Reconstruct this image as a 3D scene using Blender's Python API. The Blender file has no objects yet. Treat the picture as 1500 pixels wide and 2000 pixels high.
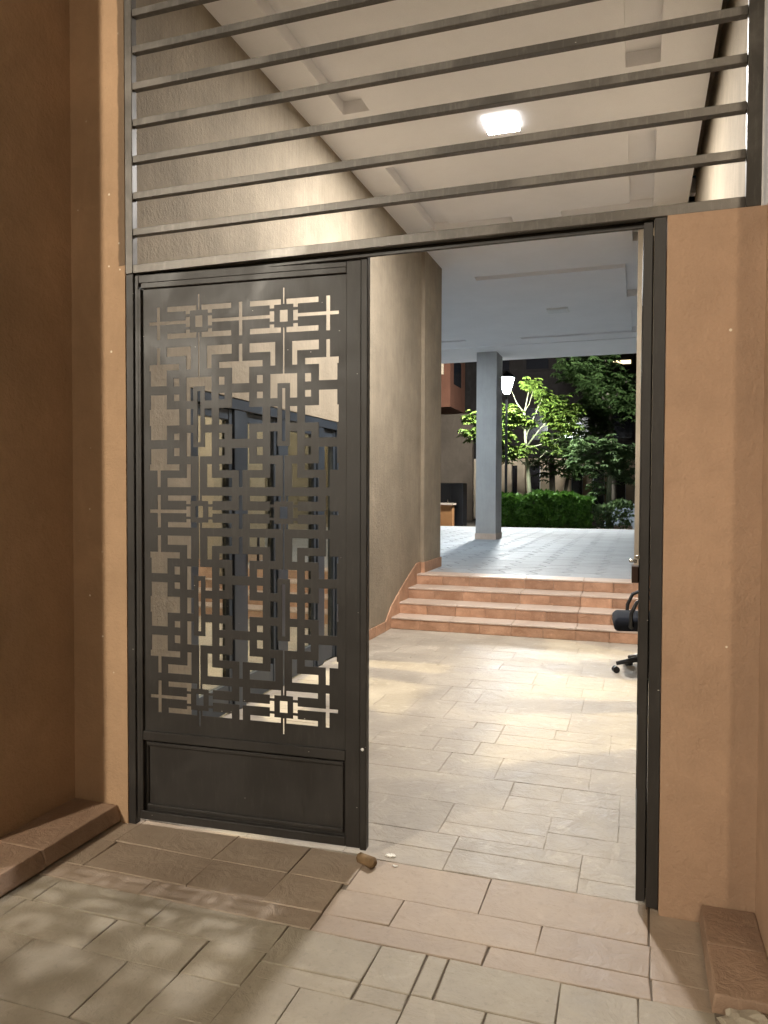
import bpy, bmesh, math, random
from mathutils import Vector, Matrix
R = math.radians
rnd = random.Random(7)
scene = bpy.context.scene
C = scene.collection

# ------------------------------------------------------------------ camera
cam_d = bpy.data.cameras.new('camera')
cam = bpy.data.objects.new('camera', cam_d); C.objects.link(cam)
scene.camera = cam
cam_d.sensor_fit = 'HORIZONTAL'; cam_d.sensor_width = 36.0
cam_d.lens = 36.0 * 1464.0 / 1500.0
cam_d.clip_start = 0.02; cam_d.clip_end = 500
yaw, pitch, roll = R(18.732), R(-1.518), R(0.203)
fwd = Vector((-math.sin(yaw)*math.cos(pitch), math.cos(yaw)*math.cos(pitch), math.sin(pitch)))
rgt = Vector((math.cos(yaw), math.sin(yaw), 0)); upv = rgt.cross(fwd)
r2 = math.cos(roll)*rgt + math.sin(roll)*upv; u2 = -math.sin(roll)*rgt + math.cos(roll)*upv
M = Matrix((( r2.x, u2.x, -fwd.x, 0), (r2.y, u2.y, -fwd.y, 0), (r2.z, u2.z, -fwd.z, 1.5), (0, 0, 0, 1)))
cam.matrix_world = M

# ------------------------------------------------------------------ world, exposure
w = bpy.data.worlds.new('World'); scene.world = w; w.use_nodes = True
wn = w.node_tree.nodes; wl = w.node_tree.links
bg = wn['Background']
sky = wn.new('ShaderNodeTexSky'); sky.sky_type = 'NISHITA'; sky.sun_disc = False
sky.sun_elevation = R(2.0); sky.sun_rotation = R(200)
wl.new(sky.outputs[0], bg.inputs[0]); bg.inputs[1].default_value = 0.004
scene.view_settings.view_transform = 'Standard'
try: scene.view_settings.look = 'None'
except Exception: pass
scene.view_settings.exposure = 0.32; scene.view_settings.gamma = 1.0
scene.view_settings.use_curve_mapping = False
cy = scene.cycles
cy.use_denoising = True
cy.max_bounces = 8; cy.diffuse_bounces = 5; cy.glossy_bounces = 4; cy.transparent_max_bounces = 12
cy.caustics_reflective = False; cy.caustics_refractive = False
cy.sample_clamp_indirect = 4.0

# lamp radiances (night scene: lit lamps and the added shop fill)
PASSAGE_L = 1400.0      # passage ceiling flood
PLAZA_L = 700.0        # plaza ceiling panel, round the corner on the left
POST_L = 1900.0         # lantern in the planted court
EXT_LEFT_L = 950.0     # street lantern behind the viewer, left
EXT_RIGHT_L = 560.0    # street lantern behind the viewer, right
SHOP_FILL_L = 13000.0         # added lamps behind the glazed doors, for the light patches on the floor

# ------------------------------------------------------------------ helpers
def lin(r, g, b):
    f = lambda c: (c/255/12.92) if c/255 <= .04045 else ((c/255+.055)/1.055)**2.4
    return (f(r), f(g), f(b))

def tag(o, label=None, cat=None, group=None, kind=None):
    if label: o['label'] = label
    if cat: o['category'] = cat
    if group: o['group'] = group
    if kind: o['kind'] = kind
    return o

def empty(name, loc=(0, 0, 0), rz=0, **k):
    o = bpy.data.objects.new(name, None); C.objects.link(o)
    o.location = loc; o.rotation_euler = (0, 0, rz); o.empty_display_size = .1
    return tag(o, **k)

class MB:
    def __init__(s): s.v = []; s.f = []
    def add(s, vs, fs):
        n = len(s.v); s.v += [tuple(p) for p in vs]; s.f += [tuple(i+n for i in q) for q in fs]; return s
    def box(s, x0, x1, y0, y1, z0, z1):
        return s.add([(x0,y0,z0),(x1,y0,z0),(x1,y1,z0),(x0,y1,z0),(x0,y0,z1),(x1,y0,z1),(x1,y1,z1),(x0,y1,z1)],
                     [(3,2,1,0),(4,5,6,7),(0,1,5,4),(1,2,6,5),(2,3,7,6),(3,0,4,7)])
    def prism(s, poly, z0, z1):
        n = len(poly)
        return s.add([(x,y,z0) for x,y in poly]+[(x,y,z1) for x,y in poly],
                     [tuple(range(n-1,-1,-1)), tuple(range(n,2*n))]+[(i,(i+1)%n,(i+1)%n+n,i+n) for i in range(n)])
    def tube(s, pts, rad, n=8, cap=True):
        pts = [Vector(p) for p in pts]; rad = rad if isinstance(rad, (list, tuple)) else [rad]*len(pts)
        base = len(s.v); prev = None
        for i, p in enumerate(pts):
            d = (pts[min(i+1, len(pts)-1)] - pts[max(i-1, 0)]).normalized()
            a = prev if prev is not None else (Vector((0,0,1)) if abs(d.z) < .9 else Vector((1,0,0)))
            e1 = (a - d*a.dot(d)).normalized(); e2 = d.cross(e1); prev = e1
            for k in range(n):
                t = 2*math.pi*k/n; s.v.append(tuple(p + (e1*math.cos(t)+e2*math.sin(t))*rad[i]))
        for i in range(len(pts)-1):
            for k in range(n):
                a = base+i*n+k; b = base+i*n+(k+1)%n
                s.f.append((a, b, b+n, a+n))
        if cap:
            s.f.append(tuple(base+k for k in range(n-1,-1,-1)))
            s.f.append(tuple(base+(len(pts)-1)*n+k for k in range(n)))
        return s
    def lathe(s, prof, c=(0,0,0), n=16):
        base = len(s.v)
        for r, z in prof:
            for k in range(n):
                t = 2*math.pi*k/n; s.v.append((c[0]+r*math.cos(t), c[1]+r*math.sin(t), c[2]+z))
        for i in range(len(prof)-1):
            for k in range(n):
                a = base+i*n+k; b = base+i*n+(k+1)%n; s.f.append((a,b,b+n,a+n))
        s.f.append(tuple(base+k for k in range(n-1,-1,-1))); s.f.append(tuple(base+(len(prof)-1)*n+k for k in range(n)))
        return s
    def build(s, name, mat, parent=None, bevel=0, smooth=False, seg=2, **k):
        me = bpy.data.meshes.new(name); me.from_pydata(s.v, [], s.f); me.update()
        if bevel:
            bm = bmesh.new(); bm.from_mesh(me)
            bmesh.ops.bevel(bm, geom=list(bm.edges), offset=bevel, segments=seg, profile=.6, affect='EDGES', clamp_overlap=True)
            bm.to_mesh(me); bm.free()
        me.materials.append(mat)
        if smooth:
            for p in me.polygons: p.use_smooth = True
        o = bpy.data.objects.new(name, me); C.objects.link(o)
        if parent: o.parent = parent
        return tag(o, **k)

def box(name, mat, b, parent=None, bevel=0, **k):
    return MB().box(*b).build(name, mat, parent, bevel, **k)

def grid_plate(us, vs, solid, w0, w1, mp):
    """one mesh from a grid of solid / cut cells, w0..w1 thick"""
    m = MB(); idx = {}
    def V(i, j, k):
        if (i,j,k) not in idx:
            idx[(i,j,k)] = len(m.v); m.v.append(mp(us[i], vs[j], (w0, w1)[k]))
        return idx[(i,j,k)]
    nu, nv = len(us)-1, len(vs)-1
    S = lambda i, j: 0 <= i < nu and 0 <= j < nv and solid[i][j]
    for i in range(nu):
        for j in range(nv):
            if not solid[i][j]: continue
            m.f.append((V(i,j,0),V(i+1,j,0),V(i+1,j+1,0),V(i,j+1,0)))
            m.f.append((V(i,j,1),V(i,j+1,1),V(i+1,j+1,1),V(i+1,j,1)))
            if not S(i-1,j): m.f.append((V(i,j,0),V(i,j+1,0),V(i,j+1,1),V(i,j,1)))
            if not S(i+1,j): m.f.append((V(i+1,j,0),V(i+1,j,1),V(i+1,j+1,1),V(i+1,j+1,0)))
            if not S(i,j-1): m.f.append((V(i,j,0),V(i,j,1),V(i+1,j,1),V(i+1,j,0)))
            if not S(i,j+1): m.f.append((V(i,j+1,0),V(i+1,j+1,0),V(i+1,j+1,1),V(i,j+1,1)))
    return m

def cut_plate(u0, u1, v0, v1, holes, w0, w1, mp):
    us = sorted(set([u0,u1]+[round(min(max(h[k],u0),u1),5) for h in holes for k in (0,1)]))
    vs = sorted(set([v0,v1]+[round(min(max(h[k],v0),v1),5) for h in holes for k in (2,3)]))
    sol = [[True]*(len(vs)-1) for _ in range(len(us)-1)]
    for i in range(len(us)-1):
        for j in range(len(vs)-1):
            cu, cv = (us[i]+us[i+1])/2, (vs[j]+vs[j+1])/2
            if any(h[0] < cu < h[1] and h[2] < cv < h[3] for h in holes): sol[i][j] = False
    return grid_plate(us, vs, sol, w0, w1, mp)

# ------------------------------------------------------------------ materials
def mat_new(name):
    m = bpy.data.materials.new(name); m.use_nodes = True
    nt = m.node_tree; return m, nt, nt.nodes, nt.links, nt.nodes['Principled BSDF']

def ramp(nt, src, stops):
    r = nt.nodes.new('ShaderNodeValToRGB')
    while len(r.color_ramp.elements) > 1: r.color_ramp.elements.remove(r.color_ramp.elements[-1])
    for i, (p, c) in enumerate(stops):
        e = r.color_ramp.elements[0] if i == 0 else r.color_ramp.elements.new(p)
        e.position = p; e.color = (c, c, c, 1) if isinstance(c, (int, float)) else (*c, 1)
    nt.links.new(src, r.inputs[0]); return r

def coords(nt, scale=(1,1,1), kind='geo', loc=(0,0,0)):
    if kind == 'geo': s = nt.nodes.new('ShaderNodeNewGeometry').outputs['Position']
    else: s = nt.nodes.new('ShaderNodeTexCoord').outputs['Object']
    mp = nt.nodes.new('ShaderNodeMapping'); mp.inputs['Scale'].default_value = scale; mp.inputs['Location'].default_value = loc
    nt.links.new(s, mp.inputs[0]); return mp.outputs[0]

def noise(nt, vec, scale, detail=4, rough=.6, dist=0):
    n = nt.nodes.new('ShaderNodeTexNoise'); n.inputs['Scale'].default_value = scale
    n.inputs['Detail'].default_value = detail; n.inputs['Roughness'].default_value = rough; n.inputs['Distortion'].default_value = dist
    nt.links.new(vec, n.inputs['Vector']); return n.outputs['Fac']

def mixc(nt, fac, a, b, mode='MIX'):
    m = nt.nodes.new('ShaderNodeMix'); m.data_type = 'RGBA'; m.blend_type = mode
    for key, val in ((0, fac), (6, a), (7, b)):
        if hasattr(val, 'node'): nt.links.new(val, m.inputs[key])
        elif isinstance(val, (int, float)): m.inputs[key].default_value = val
        else: m.inputs[key].default_value = (*val, 1)
    return m.outputs[2]

def bump(nt, h, strength, dist, prev=None):
    b = nt.nodes.new('ShaderNodeBump'); b.inputs['Strength'].default_value = strength; b.inputs['Distance'].default_value = dist
    nt.links.new(h, b.inputs['Height'])
    if prev is not None: nt.links.new(prev, b.inputs['Normal'])
    return b.outputs[0]

def math_n(nt, op, a, b=None):
    n = nt.nodes.new('ShaderNodeMath'); n.operation = op
    for k, v in ((0, a), (1, b)):
        if v is None: continue
        if hasattr(v, 'node'): nt.links.new(v, n.inputs[k])
        else: n.inputs[k].default_value = v
    return n.outputs[0]

def plaster(name, col, var=.12, streak=0, grain=.4, chips=0, rough=.9, stain=None):
    m, nt, n, l, p = mat_new(name)
    g = coords(nt)
    big = noise(nt, g, 1.6, 5, .6)
    c = mixc(nt, ramp(nt, big, [(.3, 0.), (.7, 1.)]).outputs[0], tuple(x*(1-var) for x in col), tuple(min(1, x*(1+var)) for x in col))
    mid = noise(nt, coords(nt, loc=(4, 9, 2)), 7.5, 6, .68, .5)
    c = mixc(nt, ramp(nt, mid, [(.45, 0.), (.72, var*2.0)]).outputs[0], c, tuple(x*.70 for x in col))
    c = mixc(nt, ramp(nt, noise(nt, coords(nt, (1, 1, .35), loc=(1, 5, 8)), 4.2, 5, .7, 1.0), [(.52, 0.), (.78, var*2.2)]).outputs[0], c, tuple(min(1, x*1.3+.03) for x in col))
    fine = noise(nt, g, 120, 3, .7)
    c = mixc(nt, math_n(nt, 'MULTIPLY', fine, .28), c, tuple(x*.5 for x in col))
    h = noise(nt, g, 38, 5, .7)
    if streak:
        sv = coords(nt, (26, 26, 1.3)); st = noise(nt, sv, 1.6, 5, .65, .4)
        c = mixc(nt, ramp(nt, st, [(.42, 0.), (.72, streak)]).outputs[0], c, tuple(x*.62 for x in col))
    nm = bump(nt, h, grain, .010)
    nm = bump(nt, big, .3, .02, nm)
    if streak: nm = bump(nt, st, .35, .006, nm)
    if chips:
        sc = noise(nt, coords(nt, (5, 5, 1.6), loc=(2, 3, 4)), 3.1, 6, .75, 2.5)
        c = mixc(nt, ramp(nt, sc, [(.66, 0.), (.70, .35)]).outputs[0], c, tuple(x*.5 for x in col))
        v = n.new('ShaderNodeTexVoronoi'); v.feature = 'F1'; v.inputs['Scale'].default_value = 17
        l.new(coords(nt), v.inputs['Vector'])
        dots = ramp(nt, v.outputs['Distance'], [(.0, 1.), (.07, 1.), (.10, 0.)]).outputs[0]
        sp = n.new('ShaderNodeSeparateColor'); l.new(v.outputs['Color'], sp.inputs[0])
        sel = math_n(nt, 'GREATER_THAN', sp.outputs[0], 1-chips)
        area = ramp(nt, noise(nt, coords(nt, loc=(3, 1, 7)), 2.2, 2), [(.42, 0.), (.50, 1.)]).outputs[0]
        fac = math_n(nt, 'MULTIPLY', math_n(nt, 'MULTIPLY', dots, sel), area)
        c = mixc(nt, fac, c, (.72, .62, .48))
    if stain:
        c = stain(nt, c)
    l.new(c, p.inputs['Base Color']); l.new(nm, p.inputs['Normal']); p.inputs['Roughness'].default_value = rough
    p.inputs['Specular IOR Level'].default_value = .25
    return m

def stone(name, col, col2, rough=.55, relief=.55, scale=1.0, wear=0.5, rv=.12):
    """stamped concrete: cloudy colour, slate-like ridges, scuffed sheen"""
    m, nt, n, l, p = mat_new(name)
    g = coords(nt, (scale,)*3)
    oi = n.new('ShaderNodeObjectInfo')
    a = noise(nt, g, 2.3, 6, .62, .3)
    c = mixc(nt, ramp(nt, a, [(.32, 0.), (.68, 1.)]).outputs[0], col, col2)
    hv = math_n(nt, 'MULTIPLY_ADD', oi.outputs['Random'], rv); hv.node.inputs[2].default_value = 1-rv/2
    c = mixc(nt, 1.0, c, hv, 'MULTIPLY')
    sp = noise(nt, g, 45, 4, .7)
    c = mixc(nt, ramp(nt, sp, [(.55, 0.), (.78, .38)]).outputs[0], c, tuple(x*.45 for x in col))
    c = mixc(nt, ramp(nt, noise(nt, g, 7, 5, .7, 1.5), [(.56, 0.), (.75, wear*.5)]).outputs[0], c, tuple(min(1, x*1.5) for x in col2))
    ridge = noise(nt, coords(nt, (scale, scale, scale)), 8.5, 7, .66, .7)
    nm = bump(nt, ridge, relief, .022); nm = bump(nt, sp, .2, .003, nm)
    l.new(c, p.inputs['Base Color']); l.new(nm, p.inputs['Normal'])
    l.new(ramp(nt, a, [(.25, rough-.12), (.75, rough+.15)]).outputs[0], p.inputs['Roughness'])
    p.inputs['Specular IOR Level'].default_value = .4
    return m

def metal(name, col, rough=.45, smudge=.5, metallic=.55, grime=(.10, .09, .08)):
    m, nt, n, l, p = mat_new(name)
    g = coords(nt); s1 = noise(nt, g, 3.2, 6, .65, .6); s2 = noise(nt, coords(nt, (30, 30, 5)), 2.0, 4, .7)
    c = mixc(nt, ramp(nt, s1, [(.45, 0.), (.75, smudge)]).outputs[0], col, tuple(min(1, x*2.1) for x in col))
    c = mixc(nt, ramp(nt, s2, [(.52, 0.), (.8, smudge*.6)]).outputs[0], c, grime)
    vv = n.new('ShaderNodeTexVoronoi'); vv.inputs['Scale'].default_value = 9; l.new(coords(nt, (1, 1, 2.2)), vv.inputs['Vector'])
    c = mixc(nt, ramp(nt, vv.outputs['Distance'], [(0., .85), (.022, .85), (.035, 0.)]).outputs[0], c, (.5, .47, .42))
    l.new(c, p.inputs['Base Color'])
    l.new(ramp(nt, s1, [(.3, rough-.08), (.75, rough+.2)]).outputs[0], p.inputs['Roughness'])
    p.inputs['Metallic'].default_value = metallic
    l.new(bump(nt, s2, .12, .002), p.inputs['Normal'])
    return m

def plain(name, col, rough=.6, metallic=0, spec=.4, nscale=30, var=.15):
    m, nt, n, l, p = mat_new(name)
    a = noise(nt, coords(nt), nscale, 4)
    l.new(mixc(nt, a, tuple(x*(1-var) for x in col), tuple(min(1, x*(1+var)) for x in col)), p.inputs['Base Color'])
    p.inputs['Roughness'].default_value = rough; p.inputs['Metallic'].default_value = metallic; p.inputs['Specular IOR Level'].default_value = spec
    return m

def emit(name, col, s):
    m, nt, n, l, p = mat_new(name)
    p.inputs['Base Color'].default_value = (.8, .8, .8, 1)
    p.inputs['Emission Color'].default_value = (*col, 1); p.inputs['Emission Strength'].default_value = s
    return m

def foliage(name, dark, light, trans=.35, rough=.5):
    m, nt, n, l, p = mat_new(name)
    a = noise(nt, coords(nt), 5.0, 3, .7); b = noise(nt, coords(nt, loc=(5, 2, 1)), 38, 2, .6)
    c = mixc(nt, ramp(nt, a, [(.3, 0.), (.7, 1.)]).outputs[0], dark, light)
    c = mixc(nt, ramp(nt, b, [(.5, 0.), (.75, .5)]).outputs[0], c, (light[0]*1.5, light[1]*1.2, light[2]*.8))
    l.new(c, p.inputs['Base Color']); p.inputs['Roughness'].default_value = rough; p.inputs['Specular IOR Level'].default_value = .4
    tr = n.new('ShaderNodeBsdfTranslucent'); l.new(c, tr.inputs['Color'])
    mx = n.new('ShaderNodeMixShader'); mx.inputs[0].default_value = trans
    l.new(p.outputs[0], mx.inputs[1]); l.new(tr.outputs[0], mx.inputs[2]); l.new(mx.outputs[0], n['Material Output'].inputs[0])
    return m

def door_glass(name):
    m, nt, n, l, p = mat_new(name)
    gl = n.new('ShaderNodeBsdfGlossy'); gl.inputs['Roughness'].default_value = .015; gl.inputs['Color'].default_value = (.86, .84, .78, 1)
    tr = n.new('ShaderNodeBsdfTransparent'); tr.inputs['Color'].default_value = (.85, .85, .8, 1)
    mx = n.new('ShaderNodeMixShader'); mx.inputs[0].default_value = .42
    l.new(tr.outputs[0], mx.inputs[1]); l.new(gl.outputs[0], mx.inputs[2]); l.new(mx.outputs[0], n['Material Output'].inputs[0])
    return m

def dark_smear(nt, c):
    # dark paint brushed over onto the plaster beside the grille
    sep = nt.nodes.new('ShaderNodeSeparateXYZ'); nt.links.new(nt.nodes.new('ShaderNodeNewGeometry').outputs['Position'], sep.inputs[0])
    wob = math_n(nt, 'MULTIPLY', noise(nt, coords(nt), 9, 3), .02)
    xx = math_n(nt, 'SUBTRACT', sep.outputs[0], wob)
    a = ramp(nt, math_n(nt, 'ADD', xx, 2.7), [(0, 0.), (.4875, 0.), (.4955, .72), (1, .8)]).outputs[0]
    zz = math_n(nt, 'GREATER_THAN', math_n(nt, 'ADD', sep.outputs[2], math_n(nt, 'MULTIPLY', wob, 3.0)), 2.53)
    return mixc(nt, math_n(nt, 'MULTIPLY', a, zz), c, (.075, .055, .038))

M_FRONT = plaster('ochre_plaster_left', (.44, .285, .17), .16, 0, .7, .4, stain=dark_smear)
M_PIER = plaster('ochre_plaster_right', (.41, .268, .175), .16, 0, .7, .15)
M_UPPER = plaster('scratched_plaster', (.42, .36, .29), .1, .6, .5)
M_PASS = plaster('passage_plaster', (.285, .236, .172), .2, .35, .8)
M_CEIL = plaster('ceiling_plaster', (.90, .895, .91), .03, 0, .06, rough=.85)
M_COL = plaster('column_plaster', (.40, .39, .38), .08, .2, .3)
M_SLAB = stone('stamped_concrete', (.285, .242, .192), (.405, .348, .278), .55, .7, wear=.9)
M_GREY = stone('stamped_concrete_grey', (.262, .218, .158), (.392, .338, .258), .62, .5)
M_BROWN = stone('stamped_concrete_brown', (.285, .212, .152), (.385, .302, .226), .6, .45, wear=.4)
M_DOORW = M_BROWN
M_JOINT = plain('joint_mortar', (.17, .135, .10), .95)
M_JOINT2 = plain('joint_mortar_pale', (.38, .33, .27), .95)
M_TILE = stone('terracotta_tile', (.33, .178, .104), (.53, .315, .20), .64, .5, 2.2, .9, .4)
M_LEDGE = stone('worn_ledge_tile', (.25, .155, .10), (.37, .25, .17), .65, .6, 2.0, .8, .25)
M_TREAD = stone('tread_stone', (.44, .33, .255), (.55, .44, .36), .55, .3, 1.2, .4)
M_PAVER = stone('plaza_paver', (.27, .28, .29), (.345, .355, .365), .68, .35)
M_GATE = metal('gate_paint', (.024, .021, .0185), .48, .5, .15, (.075, .066, .057))
M_GATE2 = metal('grille_paint', (.085, .076, .066), .38, .9, .45, (.2, .185, .16))
M_BRASS = plain('lock_steel', (.55, .52, .47), .25, .9)
M_RUST = plain('lock_body', (.06, .035, .025), .4, .5)
M_ALU = metal('blue_aluminium', (.042, .052, .066), .35, .3, .4, (.05, .06, .08))
M_BLACK = plain('black_plastic', (.012, .012, .014), .45)
M_CLOTH = plain('black_fabric', (.009, .010, .014), .95, 0, .15, nscale=220, var=.4)
M_GLASS = door_glass('coated_glass')
M_SHOP = plain('shop_dark_wall', (.06, .055, .05), .9)
M_WOOD = plain('wood_block', (.20, .125, .06), .8, nscale=60, var=.4)
M_PAPER = plain('tissue_paper', (.78, .75, .70), .9)
M_POST = plain('lamp_post_paint', (.02, .02, .022), .5)
M_BARK = plain('pale_bark', (.13, .135, .08), .85, nscale=40, var=.35)
M_BARK2 = plain('dark_bark', (.10, .085, .065), .9, nscale=40, var=.35)
M_LEAF1 = foliage('bright_leaves', (.03, .072, .012), (.10, .14, .022))
M_LEAF2 = foliage('pale_leaves', (.05, .10, .04), (.12, .18, .07))
M_LEAF3 = foliage('dark_leaves', (.028, .062, .017), (.07, .115, .035), .25)
M_HEDGE = foliage('hedge_leaves', (.03, .085, .012), (.08, .18, .025), .3)
M_SOIL = plain('garden_soil', (.05, .038, .026), .95)
M_GROUND = plain('far_ground', (.09, .08, .065), .95, nscale=3)
M_FAR = plaster('court_beige_plaster', (.64, .51, .36), .1)
M_FARD = plaster('court_brown_plaster', (.13, .055, .032), .12)
M_FARL = plaster('court_taupe_plaster', (.12, .092, .068), .15)
M_FARN = plaster('court_unlit_plaster', (.02, .016, .014), .2)  # near-black: the unlit look of the upper floors is put into the colour
M_DARKWIN = plain('dark_window_glass', (.01, .011, .014), .15, 0, .6)
M_SLATE = plain('blue_grey_paint', (.16, .19, .22), .7)
M_ORANGE = plaster('orange_plaster', (.40, .19, .075), .12)
M_FLOOD = emit('flood_lens_lit', (1.0, .98, .955), PASSAGE_L)
M_FLOODE = emit('flood_edge_lit', (1.0, .97, .94), 4.0)
M_PANEL = emit('panel_lens_lit', (.74, .89, 1.0), PLAZA_L)
M_LANT = emit('lantern_glass_lit', (.95, .98, .97), POST_L)
M_LANTL = emit('lantern_glass_lit_left', (1.0, .91, .76), EXT_LEFT_L)
M_LANTR = emit('lantern_glass_lit_right', (1.0, .84, .64), EXT_RIGHT_L)
M_SHOPFILL = emit('shop_fill_lit', (1.0, .88, .62), SHOP_FILL_L)
M_PANELOFF = plain('panel_lens_off', (.72, .73, .74), .35)
M_LITWIN = emit('lit_window', (1.0, .78, .45), 2.2)
M_WHITE = plain('white_enamel', (.75, .75, .74), .4)

# ------------------------------------------------------------------ setting: ground and floors
UP = .50          # level of the plaza above the passage
ZC = 4.49         # ceiling
GY = 2.80         # gate line
WL = -2.57        # passage left wall
WR = .52          # passage right wall

g = MB().box(-160, 160, -160, 260, -.5, -.06).build('ground', M_GROUND, kind='structure')

def slab_mesh(name, x0, x1, y0, y1, z, mat, parent, gap=.0018, wob=.004, th=.03, bev=.003):
    j = lambda: rnd.uniform(-wob, wob)
    a, b, c, d = x0+gap, x1-gap, y0+gap, y1-gap
    lo = [(a+j(), c+j()), (b+j(), c+j()), (b+j(), d+j()), (a+j(), d+j())]
    cx, cyy = (a+b)/2, (c+d)/2
    ins = lambda p: (p[0]+math.copysign(bev, cx-p[0]), p[1]+math.copysign(bev, cyy-p[1]))
    m = MB()
    vs = [(*q, z-th) for q in lo]+[(*q, z-bev*.55) for q in lo]+[(*ins(q), z+rnd.uniform(-.0012, .0012)) for q in lo]
    fs = [(8,9,10,11)]
    for k in range(2):
        for i in range(4): fs.append((k*4+i, k*4+(i+1)%4, k*4+4+(i+1)%4, k*4+4+i))
    m.add(vs, fs); return m.build('paving_slab', mat, parent)

pav = MB().box(-9, 8, -9, GY+.06, -.05, -.007).build('pavement', M_JOINT, kind='structure')
def row(y0, y1, xs, mat, parent, **k):
    for i in range(len(xs)-1): slab_mesh('paving_slab', xs[i], xs[i+1], y0, y1, 0, mat, parent, **k)
# brown threshold band in front of the closed leaf
row(2.64, 2.86, [-2.45, -2.11, -1.63, -1.29, -1.03], M_BROWN, pav)
row(2.425, 2.64, [-2.45, -2.095, -1.615, -1.29, -1.05], M_BROWN, pav)
row(2.315, 2.425, [-2.45, -1.75, -1.05], M_BROWN, pav)
# smoother pinkish threshold of the open half
row(2.60, 2.86, [-1.03, -.52, .053, .50], M_DOORW, pav, gap=.002, bev=.003)
row(2.425, 2.60, [-1.05, -.80, -.30, .053, .50], M_DOORW, pav, gap=.002, bev=.003)
row(2.315, 2.425, [-1.05, -.45, .053, .50], M_DOORW, pav, gap=.002, bev=.003)
# grey slabs of the street side
row(2.11, 2.315, [-1.126, -.786, -.629, -.557, -.204, .02, .45], M_GREY, pav)
row(2.155, 2.315, [-2.45, -2.09, -1.60, -1.126], M_GREY, pav)
row(1.975, 2.155, [-2.45, -2.11, -1.71, -1.34, -1.126], M_GREY, pav)
row(2.035, 2.11, [-1.126, -.786], M_GREY, pav)
row(1.80, 2.035, [-1.126, -.95, -.629], M_GREY, pav)
row(1.80, 2.11, [-.786+.157, -.40, -.05, .30, .72], M_GREY, pav)
row(2.035, 2.11, [-.786, -.629], M_GREY, pav)
row(1.70, 1.975, [-2.45, -1.90, -1.525, -1.34], M_GREY, pav)
row(1.80, 1.975, [-1.34, -1.126], M_GREY, pav)
y = 1.70
row(1.70, 1.80, [-1.34, -.9, -.4, .1, .72], M_GREY, pav)
while y > -1.2:
    h = rnd.choice([.2, .28, .36]); xs = [-3.4]
    while xs[-1] < 1.6: xs.append(xs[-1]+rnd.choice([.3, .42, .55, .68]))
    row(y-h, y, xs, M_GREY, pav); y -= h
row(1.70, 2.315, [-3.4, -2.95, -2.45], M_GREY, pav)

pf = MB().box(WL-.05, WR+.05, GY+.06, 7.9, -.05, -.004).build('passage_floor', M_JOINT2, kind='structure')
ys = [2.86, 3.17, 3.50, 3.865, 4.19, 4.42, 4.80, 5.23, 5.63, 5.89, 6.28, 6.66, 7.02, 7.42, 7.81]
fixed = {2.86: [WL, -2.1, -1.6, -1.15, -.72, -.2, .25, WR], 3.17: [WL, -1.9, -1.38, -.82, -.36, .12, WR],
         3.865: [WL, -2.05, -1.5, -1.0, -.70, -.22, .2, WR], 4.19: [WL, -2.2, -1.51, -1.12, -.875, -.30, .15, WR]}
for a, b in zip(ys[:-1], ys[1:]):
    xs = fixed.get(a)
    if not xs:
        xs = [WL]
        while xs[-1] < WR-.7: xs.append(xs[-1]+rnd.choice([.28, .4, .5, .62, .74])*rnd.uniform(.9, 1.1))
        xs.append(WR)
    for p, q in zip(xs[:-1], xs[1:]):
        kw = dict(gap=.0008, bev=.003, wob=.0015)
        if q-p > .36 and b-a > .30 and rnd.random() < .5:
            mz = a+(b-a)*rnd.choice([.36, .5, .62])
            slab_mesh('', p, q, a, mz, 0, M_SLAB, pf, **kw)
            if rnd.random() < .6 and q-p > .45:
                mx_ = p+(q-p)*rnd.uniform(.35, .65); slab_mesh('', p, mx_, mz, b, 0, M_SLAB, pf, **kw); slab_mesh('', mx_, q, mz, b, 0, M_SLAB, pf, **kw)
            else: slab_mesh('', p, q, mz, b, 0, M_SLAB, pf, **kw)
        else: slab_mesh('', p, q, a, b, 0, M_SLAB, pf, **kw)

plaza = MB().box(-14, 8, 8.83+.30, 21.9, -.05, UP-.0062).build('plaza_floor', M_JOINT, kind='structure')
# interlocking zigzag pavers of the plaza: the 300 nearest in view are parts of their own, the rest one joined part
PW, PH, AM, gp = .40, .46, .13, .0055
def paver(m, x, y, z):
    def ring(e, zz):
        l = [(gp+e, .003+e*.5), (AM+gp+e, PH/2), (gp+e, PH-.003-e*.5)]
        r = [(PW-gp-e, PH-.003-e*.5), (PW+AM-gp-e, PH/2), (PW-gp-e, .003+e*.5)]
        return [(x+p, y+q, z+zz) for p, q in l+r]
    m.add(ring(0, -.0055)+ring(.008, 0), [(11,10,9,8,7,6)]+[(i, i+6, (i+1)%6+6, (i+1)%6) for i in range(6)])
spots = []
yv = 9.14
while yv+PH < 21.9:
    xv = -9.3
    while xv < 3.0: spots.append((xv, yv)); xv += PW
    yv += PH
inview = lambda p: -.40*p[1]+.9 < p[0] < .35
near = sorted([p for p in spots if inview(p)], key=lambda p: p[1])[:300]; nset = set(near)
one = MB(); paver(one, 0, 0, 0)
pme = bpy.data.meshes.new('paver'); pme.from_pydata(one.v, [], one.f); pme.update(); pme.materials.append(M_PAVER)
for x, y in near:
    o = bpy.data.objects.new('paver', pme); C.objects.link(o); o.parent = plaza; o.location = (x, y, UP+rnd.uniform(-.001, .001))
rest = MB()
for p in spots:
    if p not in nset: paver(rest, p[0], p[1], UP+rnd.uniform(-.001, .001))
rest.build('paver', M_PAVER, plaza, kind='stuff')
box('garden_bed', M_SOIL, (-30, 20, 21.9, 60, -.05, .38), kind='structure')

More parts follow.
